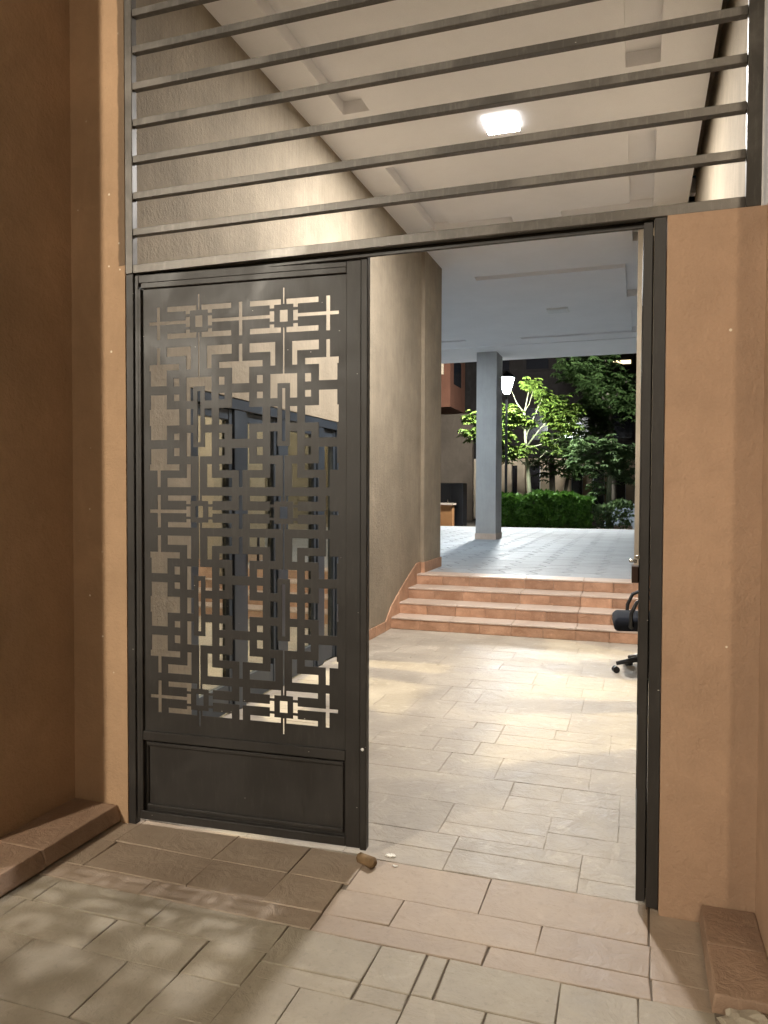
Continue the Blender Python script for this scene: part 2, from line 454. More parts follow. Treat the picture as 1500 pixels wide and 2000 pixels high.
# ceiling of passage and plaza: one plastered soffit with recessed grooves
gro = [(-2.25,-2.03,3.3,5.60),(-2.25,-2.03,6.63,8.42),(-2.25,-1.34,8.21,8.42),(-.82,.11,8.21,8.42),(-.12,.11,6.63,8.42),(-.12,.11,3.3,5.61),
       (-2.2,-.05,10.34,10.52),(-.20,-.05,10.34,12.0),(-.20,.40,11.92,12.08),(-.15,.03,12.95,14.6),(-2.2,.03,14.6,14.76),(-3.9,-3.26,14.5,14.66),(-.1,.06,8.75,9.45)]
cm = cut_plate(-12, 6, 2.9, 15.25, gro+[(.45,.53,2.8,8.5),(-12,WL-.25,2.8,9.6),(.75,6,2.8,8.5)], ZC, ZC+.10, lambda u,v,w_: (u,v,w_))
ceil = cm.build('ceiling', M_CEIL, kind='structure')
box('groove_bed', M_CEIL, (-12, .44, 2.9, 15.24, ZC+.101, ZC+.25), ceil); box('groove_bed', M_CEIL, (.4402, 6, 8.4, 15.24, ZC+.101, ZC+.25), ceil)
box('slot_shade_plate', M_JOINT, (.4402, 1.0, 2.9, 8.398, ZC+.27, ZC+.4), ceil)  # dark plate above the slot, its colour stands in for the shade there
box('edge_strip', M_CEIL, (-12, 6, 15.25, 16.9, ZC-.018, ZC+.058), ceil)

# ------------------------------------------------------------------ walls
fl = MB().prism([(-8,2.29),(-2.457,2.29),(-2.457,GY),(-2.165,GY),(-2.165,2.875),(WL,2.875),(WL,2.90),(-8,2.90)], 0, 7.2)
tag(fl.build('street_wall', M_FRONT), label='brown ochre plastered wall left of the gate, speckled with white chips', cat='wall')
fr = MB().prism([(.085,GY),(.395,GY),(.395,2.29),(8,2.29),(8,2.9),(.085,2.9)], 0, 2.462)
pier = fr.build('gate_pier', M_PIER); tag(pier, label='orange plastered pier right of the open gate, lit warmly', cat='wall')
up = MB().prism([(.397,2.29),(8,2.29),(8,2.9),(.397,2.9)], 2.462, 7.2).build('upper_wall', M_UPPER, pier, label='scratched grey-brown plaster above the pier')
tag(MB().box(-2.457, .397, 2.29, 2.9, 4.16, 7.2).build('gate_lintel', M_PIER), label='plastered beam spanning high above the gate grille', cat='lintel')

lw = cut_plate(2.90, 9.0, 0, 4.75, [(3.93, 6.36, -1, 2.13)], WL-.22, WL, lambda u,v,w_: (w_, u, v)).build('passage_wall', M_PASS)
tag(lw, label='tan streaked plaster wall along the left of the passage', cat='wall')
box('wall_pilaster', M_PASS, (WL-.22, WL+.045, 9.0, 9.82, 0, 4.75), lw)
rw = cut_plate(2.90, 8.5, 0, 4.75, [(4.9, 7.2, -1, 2.3)], WR, WR+.22, lambda u,v,w_: (w_, u, v)).build('passage_wall', M_PASS)
tag(rw, label='tan streaked plaster wall along the right of the passage, behind the open leaf', cat='wall')
rb = box('stair_pier', M_PASS, (-.035, 2.0, 8.5, 9.9, 0, 4.75)); tag(rb, label='tan pier at the right end of the stairs', cat='wall')
box('skirting', M_TILE, (-.047, -.036, 8.51, 9.91, UP, UP+.12), rb); box('skirting', M_TILE, (-.047, .5, 8.488, 8.499, .375, .62), rb)
# skirting tiles on the left wall: level, climbing the stairs, level again
x0, x1 = WL+.001, WL+.014
def sk(pts):
    m = MB(); n = len(pts)
    m.add([(x0,a,b) for a,b in pts]+[(x1,a,b) for a,b in pts], [tuple(range(n-1,-1,-1)), tuple(range(n,2*n))]+[(i,i+n,(i+1)%n+n,(i+1)%n) for i in range(n)])
    m.build('skirting_tile', M_TILE, lw)
yy = 6.38
while yy < 7.6: sk([(yy,0.002),(min(yy+.298,7.62),.002),(min(yy+.298,7.62),.105),(yy,.105)]); yy += .3
sk([(7.622,.002),(7.808,.002),(7.808,.24),(7.622,.105)])
sk([(7.81,.10),(8.098,.126),(8.098,.37),(7.81,.243)]); sk([(8.10,.22),(8.448,.252),(8.448,.505),(8.10,.374)]); sk([(8.45,.34),(8.80,.378),(8.80,.63),(8.45,.508)])
sk([(8.802,.49),(8.998,.502),(8.998,.635),(8.802,.632)])
box('skirting_tile', M_TILE, (WL+.046, WL+.06, 8.99, 9.4, UP, UP+.13), lw); box('skirting_tile', M_TILE, (WL+.046, WL+.06, 9.402, 9.83, UP, UP+.13), lw)
box('skirting_tile', M_TILE, (WL+.016, WL+.06, 8.977, 8.989, UP, UP+.13), lw)

# ------------------------------------------------------------------ stairs
st = empty('stairs', (0, 0, 0), label='four terracotta tiled steps climbing to the plaza', cat='stairs')
RY = [7.81, 8.10, 8.45, 8.81]
for k, ry in enumerate(RY):
    z0, z1 = k*.125, (k+1)*.125
    ny = RY[k+1] if k < 3 else 9.13
    xr = WR if k < 2 else (WR if ry < 8.5 else -.036)
    body = box('step', M_JOINT2, (WL+.004, xr, ry+.012, ny+.02, max(z0-.02, 0), z1-.021), st)
    x = WL+.005; i = 0
    while x < xr-.02:
        e = min(x+.33, xr)
        MB().box(x+.0015, e-.0015, ry+rnd.uniform(-.002,.001), ry+.014, z0+.001, z1-.021).build('riser_tile', M_TILE, body, bevel=.002, seg=1); x = e
    x = WL+.005
    while x < xr-.02:
        e = min(x+.66, xr)
        MB().box(x+.0015, e-.0015, ry-.005, ny+.012, z1-.02, z1+rnd.uniform(-.001,.001)).build('tread_slab', M_TREAD, body, bevel=.004, seg=1); x = e

# ------------------------------------------------------------------ raised plinths outside
pl = MB().prism([(-2.456,-1.0),(-2.206,-1.0),(-2.206,2.3),(-2.456,2.3)], 0, .01).build('plinth', M_JOINT); tag(pl, label='low terracotta ledge along the foot of the left wall', cat='ledge')
for a, b in ((2.343, 2.795), (1.87, 2.34), (1.40, 1.867), (.93, 1.397), (.46, .927), (-.01, .457)):
    bb = MB(); w0 = rnd.uniform(-.004, .004)
    bb.add([(-2.455,a,.011),(-2.195+w0,a,.011),(-2.195,b,.011),(-2.455,b,.011),(-2.455,a,.083),(-2.214+w0,a,.078),(-2.22,b,.08),(-2.455,b,.083)],
           [(3,2,1,0),(4,5,6,7),(0,1,5,4),(1,2,6,5),(2,3,7,6),(3,0,4,7)])
    bb.build('ledge_tile', M_LEDGE, pl, bevel=.007, seg=2)
pr = MB().prism([(.225,2.27),(.394,2.27),(.394,2.79),(.225,2.79)], 0, .01).build('plinth', M_JOINT); tag(pr, label='low broken ledge at the foot of the right pier', cat='ledge')
for a, b in ((2.56, 2.795), (2.30, 2.556)):
    bb = MB(); bb.add([(.216,a,.011),(.394,a,.011),(.394,b,.011),(.216,b,.011),(.224,a,.07),(.394,a,.07),(.394,b,.072),(.224,b,.07)],
           [(3,2,1,0),(4,5,6,7),(0,1,5,4),(1,2,6,5),(2,3,7,6),(3,0,4,7)])
    bb.build('ledge_tile', M_LEDGE, pr, bevel=.006, seg=2)
bm = bmesh.new(); bmesh.ops.create_icosphere(bm, subdivisions=3, radius=1)
for v in bm.verts:
    n_ = 1+.18*math.sin(v.co.x*7+v.co.y*5)*math.cos(v.co.z*6)+rnd.uniform(-.08, .08)
    v.co = Vector((v.co.x*.085*n_, v.co.y*.05*n_, max(-.03, v.co.z*.042*n_)))
me = bpy.data.meshes.new('broken_mortar'); bm.to_mesh(me); bm.free(); me.materials.append(M_GREY)
o = bpy.data.objects.new('broken_mortar', me); C.objects.link(o); o.parent = pr; o.location = (.32, 2.25, .022)
o['label'] = 'crumbled grey mortar end of the ledge'

# ------------------------------------------------------------------ gate: fixed grille with posts
gr = empty('gate_grille', (0, GY, 0), label='dark steel grille of horizontal bars above the gate', cat='grille')
gx0, gx1 = -2.165, .378
D0, D1 = .0, .035
def gb(name, b, mat=M_GATE2, par=gr): return box(name, mat, b, par, bevel=.002, seg=1)
for k in range(11):
    zt = 2.499+.1585*k
    if k == 0: gb('rail', (gx0+.041, gx1-.048, D0, D1, zt-.038, zt))
    else: gb('bar', (gx0+.041, gx1-.048, D0+.002, D1-.002, zt-.031, zt))
gb('stile', (gx0+.002, gx0+.040, D0, D1, 2.461, 4.159)); gb('stile', (gx1-.047, gx1, D0, D1, 2.463, 4.159))
gb('post', (-2.164, -2.126, .004, .040, .0, 2.460), M_GATE); gb('post', (.043, .083, .004, .040, .02, 2.460), M_GATE)
gb('rail', (-2.125, .042, .0405, .052, 2.44, 2.498), M_GATE)

# ------------------------------------------------------------------ gate leaf with laser-cut lattice
def lattice_holes():
    H = []; a = .1975
    rings = (.312, .708); crosses = (.1145, .510, .9055); rows = (2.237, 1.412, .587)
    ring_q = [(0,.018,0,.025),(.0425,.064,0,.022),(.0425,.064,.033,.049),(.012,.155,.047,.070),(.064,.12,0,.0075)]
    ring_in = [(0,.0035,.049,.241),(.038,.157,.107,.147),(.038,.061,.107,.206),(0,.061,.241,.281),(.028,.061,.281,.343),
               (0,.0072,.302,.4126),(.028,.061,.378,.4126),(.095,.123,.243,.278),(.095,.123,.313,.341)]
    cross_q = [(0,.0085,0,.0715),(0,.140,0,.0075)]
    cross_in = [(0,.0085,.107,.18),(0,.102,.18,.207),(0,.0405,.207,.275),(0,.0405,.314,.377),(0,.102,.377,.4126)]
    U0, U1 = .068, .952
    def put(cu, cz, q, su, sz):
        u = sorted((cu+su*q[0], cu+su*q[1])); z = sorted((cz+sz*q[2], cz+sz*q[3]))
        u = (max(u[0], U0), min(u[1], U1))
        if u[1]-u[0] > .001: H.append((u[0], u[1], z[0], z[1]))
    for ri, rz in enumerate(rows):
        for sz in (1, -1):
            inner = not ((ri == 0 and sz == 1) or (ri == 2 and sz == -1))
            for su in (1, -1):
                for c in rings:
                    for q in ring_q: put(c, rz, q, su, sz)
                    if inner:
                        for q in ring_in: put(c, rz, q, su, sz)
                    else: put(c, rz, (0,.0035,.049,.117), su, sz)
                for c in crosses:
                    for q in cross_q: put(c, rz, q, su, sz)
                    if inner:
                        for q in cross_in: put(c, rz, q, su, sz)
    return H

def gate_leaf(loc, rz, label, mirror=False):
    t = empty('gate_leaf', loc, rz, label=label, cat='gate', group='leaves of the double gate')
    P = lambda name, b, mat=M_GATE, bev=.0025: box(name, mat, b, t, bevel=bev, seg=1)
    hol = lattice_holes()
    pm_ = cut_plate(.034, .992, .428, 2.394, hol, .014, .0175, lambda u,v,w_: (u, w_, v))
    pm_.build('lattice_panel', M_GATE, t)
    P('stile', (.004, .022, .004, .042, .030, 2.452)); P('stile', (.0222, .0362, .0, .040, .070, 2.392))
    P('stile', (.9885, 1.052, .0, .040, .030, 2.452)); P('stile', (1.0523, 1.080, -.005, .036, .026, 2.458))
    P('rail', (.0222, .9883, .004, .042, 2.416, 2.452)); P('rail', (.0364, .9883, .0, .040, 2.391, 2.4158))
    P('rail', (.0364, .9883, .0, .040, .388, .430)); P('rail', (.0222, .9883, .001, .041, .030, .068))
    # lower panel, set back, with raised trim
    P('lower_panel', (.0364, .9883, .022, .030, .0682, .3878), bev=0)
    P('trim', (.050, .976, .010, .0218, .362, .378)); P('trim', (.050, .976, .010, .0218, .082, .098))
    P('trim', (.9705, .9765, .012, .0218, .0985, .3615)); P('trim', (.050, .055, .012, .0218, .0985, .3615))
    for hz in (.25, 1.25, 2.2) if not mirror else (): MB().tube([(.0,.05,hz-.05),(.0,.05,hz+.05)], .009, 10).build('hinge', M_GATE, t)
    return t
leafL = gate_leaf((-2.121, GY, 0), R(3.3), 'closed dark steel leaf with geometric cut-out lattice')
b_ = MB().lathe([(.006,-.004),(.007,0),(.004,.003)], (0,0,0), 10).build('bolt', M_WHITE, leafL); b_.rotation_euler = (R(90), 0, 0); b_.location = (1.064, -.006, .445)
leafR = gate_leaf((.0425, GY+.012, 0), R(90.2), 'open dark steel leaf swung inward, seen edge-on', True)
leafR.scale = (1, .84, 1)
for ch in list(leafR.children):            # this leaf hangs the other way round: thickness towards the passage centre
    pass
# lock on the free end of the open leaf
lk = box('lock_case', M_RUST, (.955, 1.045, .0405, .078, 1.07, 1.15), leafR, bevel=.004)
MB().tube([(.96,.05,1.175),(.96,.085,1.175),(1.03,.085,1.175)], .008, 8).build('handle', M_BRASS, leafR, smooth=True)
MB().lathe([(.012,0),(.013,.012),(.008,.015)], (.93,.046,1.19), 10).build('lock_cylinder', M_BRASS, leafR)
box('foot_bolt', M_RUST, (.012, .036, -.006, .0, -.0005, .05), leafR, bevel=.002)

# wooden stop and bits of tissue at the foot of the leaf
bm = bmesh.new(); bmesh.ops.create_cone(bm, cap_ends=True, segments=14, radius1=.019, radius2=.023, depth=.085)
bmesh.ops.bevel(bm, geom=[e for e in bm.edges if e.calc_face_angle(0) > 1], offset=.006, segments=2, affect='EDGES')
bmesh.ops.rotate(bm, verts=bm.verts, matrix=Matrix.Rotation(R(90), 3, 'Y'))
for v in bm.verts: v.co += Vector((rnd.uniform(-.002,.002), rnd.uniform(-.002,.002), rnd.uniform(-.002,.002)))
me = bpy.data.meshes.new('door_stop'); bm.to_mesh(me); bm.free(); me.materials.append(M_WOOD)
for p in me.polygons: p.use_smooth = True
o = bpy.data.objects.new('door_stop', me); C.objects.link(o); o.location = (-1.018, 2.795, .022); o.rotation_euler = (0, 0, R(-20))
tag(o, 'short round wooden block wedged under the closed leaf', 'door stop')
def tissue(loc, s, label):
    bm = bmesh.new(); bmesh.ops.create_icosphere(bm, subdivisions=3, radius=1)
    for v in bm.verts:
        c = v.co; k = 1+.35*math.sin(c.x*5+s*90)*math.cos(c.y*6)+rnd.uniform(-.12,.12)
        v.co = Vector((c.x*s*k, c.y*s*.55*k, max(-.2, c.z)*s*.35*k+.2*s*.35))
    me = bpy.data.meshes.new('tissue'); bm.to_mesh(me); bm.free(); me.materials.append(M_PAPER)
    o = bpy.data.objects.new('crumpled_tissue', me); C.objects.link(o); o.location = loc; tag(o, label, 'litter', 'scraps of tissue'); return o
tissue((-.949, 2.90, .001), .020, 'larger white crumpled tissue on the floor beside the leaf')
tissue((-.907, 2.825, .001), .010, 'tiny white tissue scrap in front of the larger one')

# ------------------------------------------------------------------ glazed shop doors
def shopfront(x, side, y0, y1, top, mull, label):
    """aluminium doors set in the passage wall; side=+1: face looks to +x"""
    t = empty('glazed_doors', (x, y0, 0), label=label, cat='glass door')
    fx = lambda d: sorted((-side*.06, -side*.06+side*d))
    def P(name, a, b, c, d, dep=.07, par=t, mat=M_ALU):
        q = fx(dep); return box(name, mat, (q[0], q[1], a, b, c, d), par, bevel=.003, seg=1)
    W = y1-y0
    P('head', .002, W-.002, top-.075, top-.004, .075)
    P('jamb', .002, .075, .002, top-.076); P('jamb', W-.075, W-.002, .002, top-.076)
    prev = .0755
    edges = mull+[(W-.0755, None)]
    for a, b in edges:
        d = empty('door_sash'); d.parent = t; d.location = (0, 0, 0)
        q0, q1 = prev+.003, a-.003
        if q1-q0 > .12:
            P('stile', q0, q0+.045, .012, top-.08, .055, d); P('stile', q1-.045, q1, .012, top-.08, .055, d)
            P('bottom_rail', q0+.0455, q1-.0455, .012, .20, .05, d); P('top_rail', q0+.0455, q1-.0455, top-.15, top-.08, .05, d)
            gx = -side*.035
            box('pane', M_GLASS, (gx-.003, gx+.003, q0+.046, q1-.046, .201, top-.151), d)
        if b: P('mullion', a, b, .002, top-.076); prev = b
    MB().tube([(side*.0,mull[0][1]+.09,.95),(side*.05,mull[0][1]+.09,.97),(side*.055,mull[0][1]+.09,1.2),(side*.0,mull[0][1]+.09,1.22)], .010, 8).build('pull_handle', M_BLACK, t, smooth=True)
    return t
shopfront(WL-.02, 1, 3.93, 6.36, 2.13, [(.54,.70),(1.19,1.34),(1.93,2.06)], 'blue-grey aluminium glazed doors behind the lattice leaf')
shopfront(WR+.02, -1, 4.90, 7.20, 2.3, [(.75,.85),(1.42,1.56)], 'aluminium glazed doors on the right passage wall')
def shop(name, x0, x1, y0, y1, z1, lamp, label):
    t = empty(name, ((x0+x1)/2, (y0+y1)/2, 0), label=label, cat='room')
    cx, cyy = (x0+x1)/2, (y0+y1)/2
    def P(nm, a, b, c, d, e, f): box(nm, M_SHOP, (a-cx, b-cx, c-cyy, d-cyy, e, f), t)
    P('floor', x0, x1, y0, y1, -.05, -.002); P('ceiling', x0, x1, y0, y1, z1, z1+.1)
    P('wall', x0-.1, x0, y0, y1, -.05, z1+.1) if x0 < WL else P('wall', x1, x1+.1, y0, y1, -.05, z1+.1)
    P('wall', x0, x1, y0-.1, y0, -.05, z1+.1); P('wall', x0, x1, y1, y1+.1, -.05, z1+.1)
    l = empty('fill_lamp', lamp, label=label.replace('room', 'added fill lamp in the room').replace('dark ', 'lit '), cat='lamp')  # added lamp, stands in for passage light mirrored by the glass
    MB().lathe([(.10,.05),(.10,.0),(.09,-.005)], (0,0,0), 14).build('housing', M_WHITE, l)
    MB().lathe([(.085,-.009),(.085,-.006)], (0,0,0), 14).build('lens', M_SHOPFILL, l)
    return t
shop('shop_room', -5.6, WL-.23, 3.4, 7.4, 4.3, (-4.05, 6.1, 4.24), 'dark room behind the left glazed doors')
shop('shop_room', WR+.23, 3.6, 4.3, 7.8, 4.3, (2.1, 6.2, 4.24), 'dark room behind the right glazed doors')

# ------------------------------------------------------------------ ceiling lamps
t = empty('ceiling_flood', (-1.08, 6.10, ZC), label='lit square flood lamp on the passage ceiling', cat='lamp')
box('housing', M_WHITE, (-.11, .11, -.11, .11, -.012, -.001), t)
box('diffuser_edge', M_FLOODE, (-.13, .13, -.13, .13, -.033, -.013), t)
MB().add([(-.124,-.124,-.0335),(-.124,.124,-.0335),(.124,.124,-.0335),(.124,-.124,-.0335)], [(0,1,2,3)]).build('lens', M_FLOOD, t)
t = empty('ceiling_panel', (-1.28, 12.6, ZC), label='unlit square panel lamp on the plaza ceiling', cat='lamp')
box('housing', M_WHITE, (-.17, .17, -.15, .15, -.022, -.001), t, bevel=.004); box('lens', M_PANELOFF, (-.14, .14, -.12, .12, -.027, -.023), t)
t = empty('ceiling_panel', (-4.6, 13.4, ZC), label='lit square panel lamp on the plaza ceiling round the corner', cat='lamp')
box('housing', M_WHITE, (-.17, .17, -.15, .15, -.022, -.001), t, bevel=.004); box('lens', M_PANEL, (-.14, .14, -.12, .12, -.03, -.023), t)

# ------------------------------------------------------------------ column
t = empty('column', (-3.07, 16.13, UP), label='square plastered column carrying the plaza ceiling', cat='column')
box('shaft', M_COL, (-.215, .215, -.35, .35, .0, ZC-UP-.019), t, bevel=.008)
for b in ((-.227,.227,-.363,-.351,.001,.13),(-.227,.227,.351,.363,.001,.13),(-.227,-.216,-.3505,.3505,.001,.13),(.216,.227,-.3505,.3505,.001,.13)):
    box('skirting_tile', M_TREAD, b, t)

# ------------------------------------------------------------------ office chair
t = empty('office_chair', (.10, 6.60, 0), R(4), label='black swivel office chair half hidden behind the open leaf', cat='chair')
bm = bmesh.new(); bmesh.ops.create_cube(bm, size=1)
bmesh.ops.scale(bm, vec=(.50, .48, .115), verts=bm.verts); bmesh.ops.bevel(bm, geom=list(bm.edges), offset=.042, segments=4, profile=.5, affect='EDGES')
for v in bm.verts:
    if v.co.x < -.1: v.co.z -= (abs(v.co.x)-.1)**2*.6
me = bpy.data.meshes.new('seat'); bm.to_mesh(me); bm.free(); me.materials.append(M_CLOTH)
for p in me.polygons: p.use_smooth = True
o = bpy.data.objects.new('seat', me); C.objects.link(o); o.parent = t; o.location = (-.04, 0, .437)
bm = bmesh.new(); bmesh.ops.create_cube(bm, size=1); bmesh.ops.scale(bm, vec=(.07, .44, .5), verts=bm.verts)
bmesh.ops.bevel(bm, geom=list(bm.edges), offset=.032, segments=3, affect='EDGES')
me = bpy.data.meshes.new('backrest'); bm.to_mesh(me); bm.free(); me.materials.append(M_CLOTH)
for p in me.polygons: p.use_smooth = True
o = bpy.data.objects.new('backrest', me); C.objects.link(o); o.parent = t; o.location = (.27, 0, .82); o.rotation_euler = (0, R(8), 0)
box('back_bar', M_BLACK, (.10, .29, -.03, .03, .36, .40), t, bevel=.008); box('back_bar', M_BLACK, (.25, .285, -.03, .03, .395, .62), t, bevel=.008)
for s in (-1, 1):
    yv = s*.255
    MB().tube([(-.13,s*.18,.39),(-.165,yv,.42),(-.16,yv,.53),(-.12,yv,.62),(-.04,yv,.66),(.08,yv,.665),(.14,yv,.60),(.13,yv,.50),(.10,s*.18,.39)], .016, 8).build('armrest', M_BLACK, t, smooth=True)
MB().lathe([(.028,.10),(.028,.25),(.02,.25),(.02,.37),(.09,.38),(.09,.405)], (0,0,0), 14).build('gas_column', M_BLACK, t, smooth=False)
for k in range(5):
    a = R(180+14+72*k); dx, dy = math.cos(a), math.sin(a)
    lg = MB().tube([(0,0,.115),(dx*.12,dy*.12,.11),(dx*.27,dy*.27,.078)], [.03,.024,.016], 8).build('leg', M_BLACK, t, smooth=True)
    for s in (-1, 1):
        c = Vector((dx*.275, dy*.275, .028)); nrm = Vector((-dy, dx, 0))
        MB().tube([c+nrm*s*.006, c+nrm*s*.026], .028, 12).build('caster_wheel', M_BLACK, lg)

# ------------------------------------------------------------------ lantern posts
def lantern(loc, h, mat, label):
    t = empty('street_lamp', loc, label=label, cat='lamp')
    MB().lathe([(.09,.0),(.09,.05),(.06,.08),(.05,.5),(.04,.55),(.034,h-.12),(.05,h-.1),(.05,h-.05),(.075,h-.03)], (0,0,0), 12).build('post', M_POST, t)
    MB().lathe([(.07,h-.028),(.095,h+.02),(.215,h+.42),(.21,h+.43)], (0,0,0), 6).build('lantern_glass', mat, t)
    MB().lathe([(.24,h+.432),(.25,h+.45),(.15,h+.55),(.04,h+.62),(.01,h+.66)], (0,0,0), 6).build('hood', M_POST, t)
    for k in range(6):
        a = 2*math.pi*k/6; c, s_ = math.cos(a), math.sin(a)
        MB().tube([(.089*c,.089*s_,h-.02),(.222*c,.222*s_,h+.43)], .008, 5).build('glazing_bar', M_POST, t)
    return t
lantern((-3.70, 22.1, .38), 4.05, M_LANT, 'glowing white lantern on a black post beside the column')
lantern((-4.3, -3.2, -.06), 3.7, M_LANTL, 'lantern on a black post on the street behind the viewer, left')
lantern((2.0, -7.0, -.06), 5.9, M_LANTR, 'lantern on a black post on the street behind the viewer, right')

# ------------------------------------------------------------------ vegetation
def leaves(m, clusters, per, size, seed, droop=.35):
    r = random.Random(seed)
    for (cx, cyy, cz, rad) in clusters:
        for _ in range(int(per*(rad/.3)**2)):
            d = Vector((r.gauss(0,1), r.gauss(0,1), r.gauss(0,.75))); d.normalize()
            p = Vector((cx, cyy, cz)) + d*rad*r.uniform(.25, 1.1)
            az = r.uniform(0, 6.28); nl = r.choice((4, 5, 6)); tilt = r.uniform(-.4, .5)
            for q in range(nl):                       # palmate leaf of drooping leaflets
                a = az + (q-(nl-1)/2)*.62; s = size*r.uniform(.7, 1.25)
                dr = Vector((math.cos(a), math.sin(a), -droop+tilt*math.cos(a-az)*.6)).normalized()
                sd = Vector((-math.sin(a), math.cos(a), r.uniform(-.3,.3))).normalized()
                b = p+dr*s*.55+Vector((0,0,.05*s)); e = p+dr*s-Vector((0,0,.16*s))
                n = len(m.v)
                m.v += [tuple(p), tuple(b+sd*s*.2), tuple(e), tuple(b-sd*s*.2)]; m.f.append((n, n+1, n+2, n+3))
def tree(name, label, trunk, rads, branches, clusters, per, size, seed, leafmat, barkmat, group=None):
    b = trunk[0]; t = empty(name, b, label=label, cat='tree', group=group)
    sub = lambda p: (p[0]-b[0], p[1]-b[1], p[2]-b[2])
    m = MB().tube([sub(p) for p in trunk], rads, 9)
    for br in branches: m.tube([sub(p) for p in br[0]], br[1], 6)
    m.build('trunk', barkmat, t, smooth=True)
    lm = MB(); leaves(lm, [(*sub(c[:3]), c[3]) for c in clusters], per, size, seed); lm.build('crown', leafmat, t)
    return t
T1 = [(-3.21,23.7,4.86,.3),(-3.4,24.0,4.97,.2),(-2.88,24.0,4.58,.35),(-2.63,24.0,4.29,.4),(-2.75,24.0,4.05,.35),(-2.32,24.0,4.04,.4),(-2.5,24.0,3.86,.35),(-2.11,24.0,3.78,.35),(-1.87,24.0,3.56,.3),(-2.17,24.0,3.54,.3),(-2.35,24.0,3.67,.25),(-3.86,23.6,4.1,.33),(-3.97,23.7,3.74,.35),(-3.67,24.0,3.83,.28),(-3.3,24.0,3.74,.25),(-3.97,23.7,3.25,.3),(-3.86,24.0,2.82,.35),(-3.45,24.0,2.85,.3),(-4.01,24.0,2.67,.3),(-2.86,24.0,3.31,.2),(-2.68,24.0,3.05,.2),(-2.4,24.0,2.83,.16),(-2.3,24.4,4.33,.35),(-1.96,24.4,4.13,.35),(-4.93,23.0,3.83,.3),(-4.99,23.0,3.37,.3),(-4.68,23.0,3.27,.3),(-4.66,23.2,3.78,.3)]
v = lambda *p: [tuple(q) for q in p]
tree('broadleaf_tree', 'pale-trunked tree with bright green leaves lit by the lantern',
     [(-3.22,24.0,.35),(-3.26,24.0,1.44),(-3.33,24.0,2.31),(-3.4,24.0,3.1),(-3.46,24.0,4.04)], [.085,.07,.06,.045,.03],
     [(v((-3.33,24,2.31),(-3.57,24,2.54),(-3.86,24,2.8)),[.025,.02,.01]),(v((-3.34,24,3.0),(-3.0,24,3.45),(-2.62,24,3.86)),[.03,.022,.012]),
      (v((-3.36,24,2.9),(-2.8,24,3.05),(-2.31,24,3.23)),[.026,.018,.01]),(v((-3.4,24,3.26),(-3.22,24,3.7),(-3.09,24,4.03),(-2.88,24,4.5)),[.025,.02,.016,.01]),
      (v((-3.46,24,4.04),(-3.7,24,4.35),(-3.87,24,4.77)),[.02,.014,.008]),(v((-3.46,24,4.0),(-3.38,24,4.4),(-3.3,24,4.8)),[.022,.016,.008]),
      (v((-3.46,24,4.04),(-3.3,24,4.3),(-3.18,23.9,4.69)),[.018,.012,.008]),(v((-3.30,24,2.31),(-2.9,24,2.65),(-2.49,24,3.05)),[.02,.015,.008]),
      (v((-3.42,24,3.5),(-3.8,23.8,3.7),(-4.3,23.4,3.7),(-4.8,23,3.6)),[.025,.02,.015,.01])],
     T1, 34, .19, 3, M_LEAF1, M_BARK, 'trees of the court')
T2 = [(-1.7,22.6,2.83,.3),(-1.45,22.6,2.95,.3),(-1.8,22.6,2.46,.25),(-1.55,22.6,2.57,.3),(-1.3,22.6,2.34,.3),(-1.06,22.6,2.82,.35),(-.92,22.6,2.96,.3),(-.67,22.6,2.82,.35),(-.43,22.6,2.76,.35),(-.29,22.6,2.59,.3),(-.86,22.6,2.54,.3),(-.53,22.6,2.36,.35),(-.99,22.6,2.28,.3),(-1.3,22.6,2.17,.25),(-.66,22.6,2.08,.3),(-.34,22.6,2.19,.35),(-.23,22.6,1.96,.3),(-1.15,22.6,1.76,.25),(-1.1,22.6,1.53,.25),(-.51,22.6,2.59,.3)]
tree('broadleaf_tree', 'slender tree with drooping pale leaves at the edge of the plaza, right of the hedge',
     [(-.8,22.6,.35),(-.81,22.6,1.68),(-.79,22.6,2.11),(-.74,22.6,2.68),(-.76,22.6,3.0)], [.09,.075,.06,.035,.015],
     [(v((-.8,22.6,1.99),(-1.19,22.6,2.2),(-1.46,22.6,2.11)),[.025,.018,.01]),(v((-.79,22.6,2.14),(-1.05,22.6,2.5),(-1.33,22.6,2.83)),[.025,.018,.01]),
      (v((-.76,22.6,2.39),(-.6,22.6,2.55),(-.43,22.6,2.67)),[.022,.016,.01]),(v((-.8,22.6,1.96),(-.53,22.6,1.99)),[.018,.01]),(v((-.75,22.6,2.82),(-1,22.6,2.94)),[.016,.01])],
     T2, 26, .18, 5, M_LEAF2, M_BARK, 'trees of the court')
T3 = [(-2.21,26,5.86,.6),(-1.72,26,5.9,.6),(-1.25,26,5.91,.6),(-2.04,26,5.52,.5),(-1.62,26,5.47,.6),(-1.24,26,5.39,.6),(-.8,26,5.3,.45),(-.4,26,5.2,.45),(-1.72,26,5.18,.5),(-1.3,26,5.03,.5),(-.92,26,5.08,.5),(-.51,26,5.0,.5),(-2.4,26,5.81,.4),(-1.55,26,4.45,.5),(-1.23,26,4.27,.5),(-1.39,26,4.67,.4),(-.76,26,4.45,.5),(-.38,26,4.31,.5),(-.6,26,4.19,.5),(-1.16,26,3.68,.5),(-1.71,26,4.22,.4),(-1.29,26,4.01,.4),(-.39,26,4.57,.4),(-1.5,26,6.5,.8)]
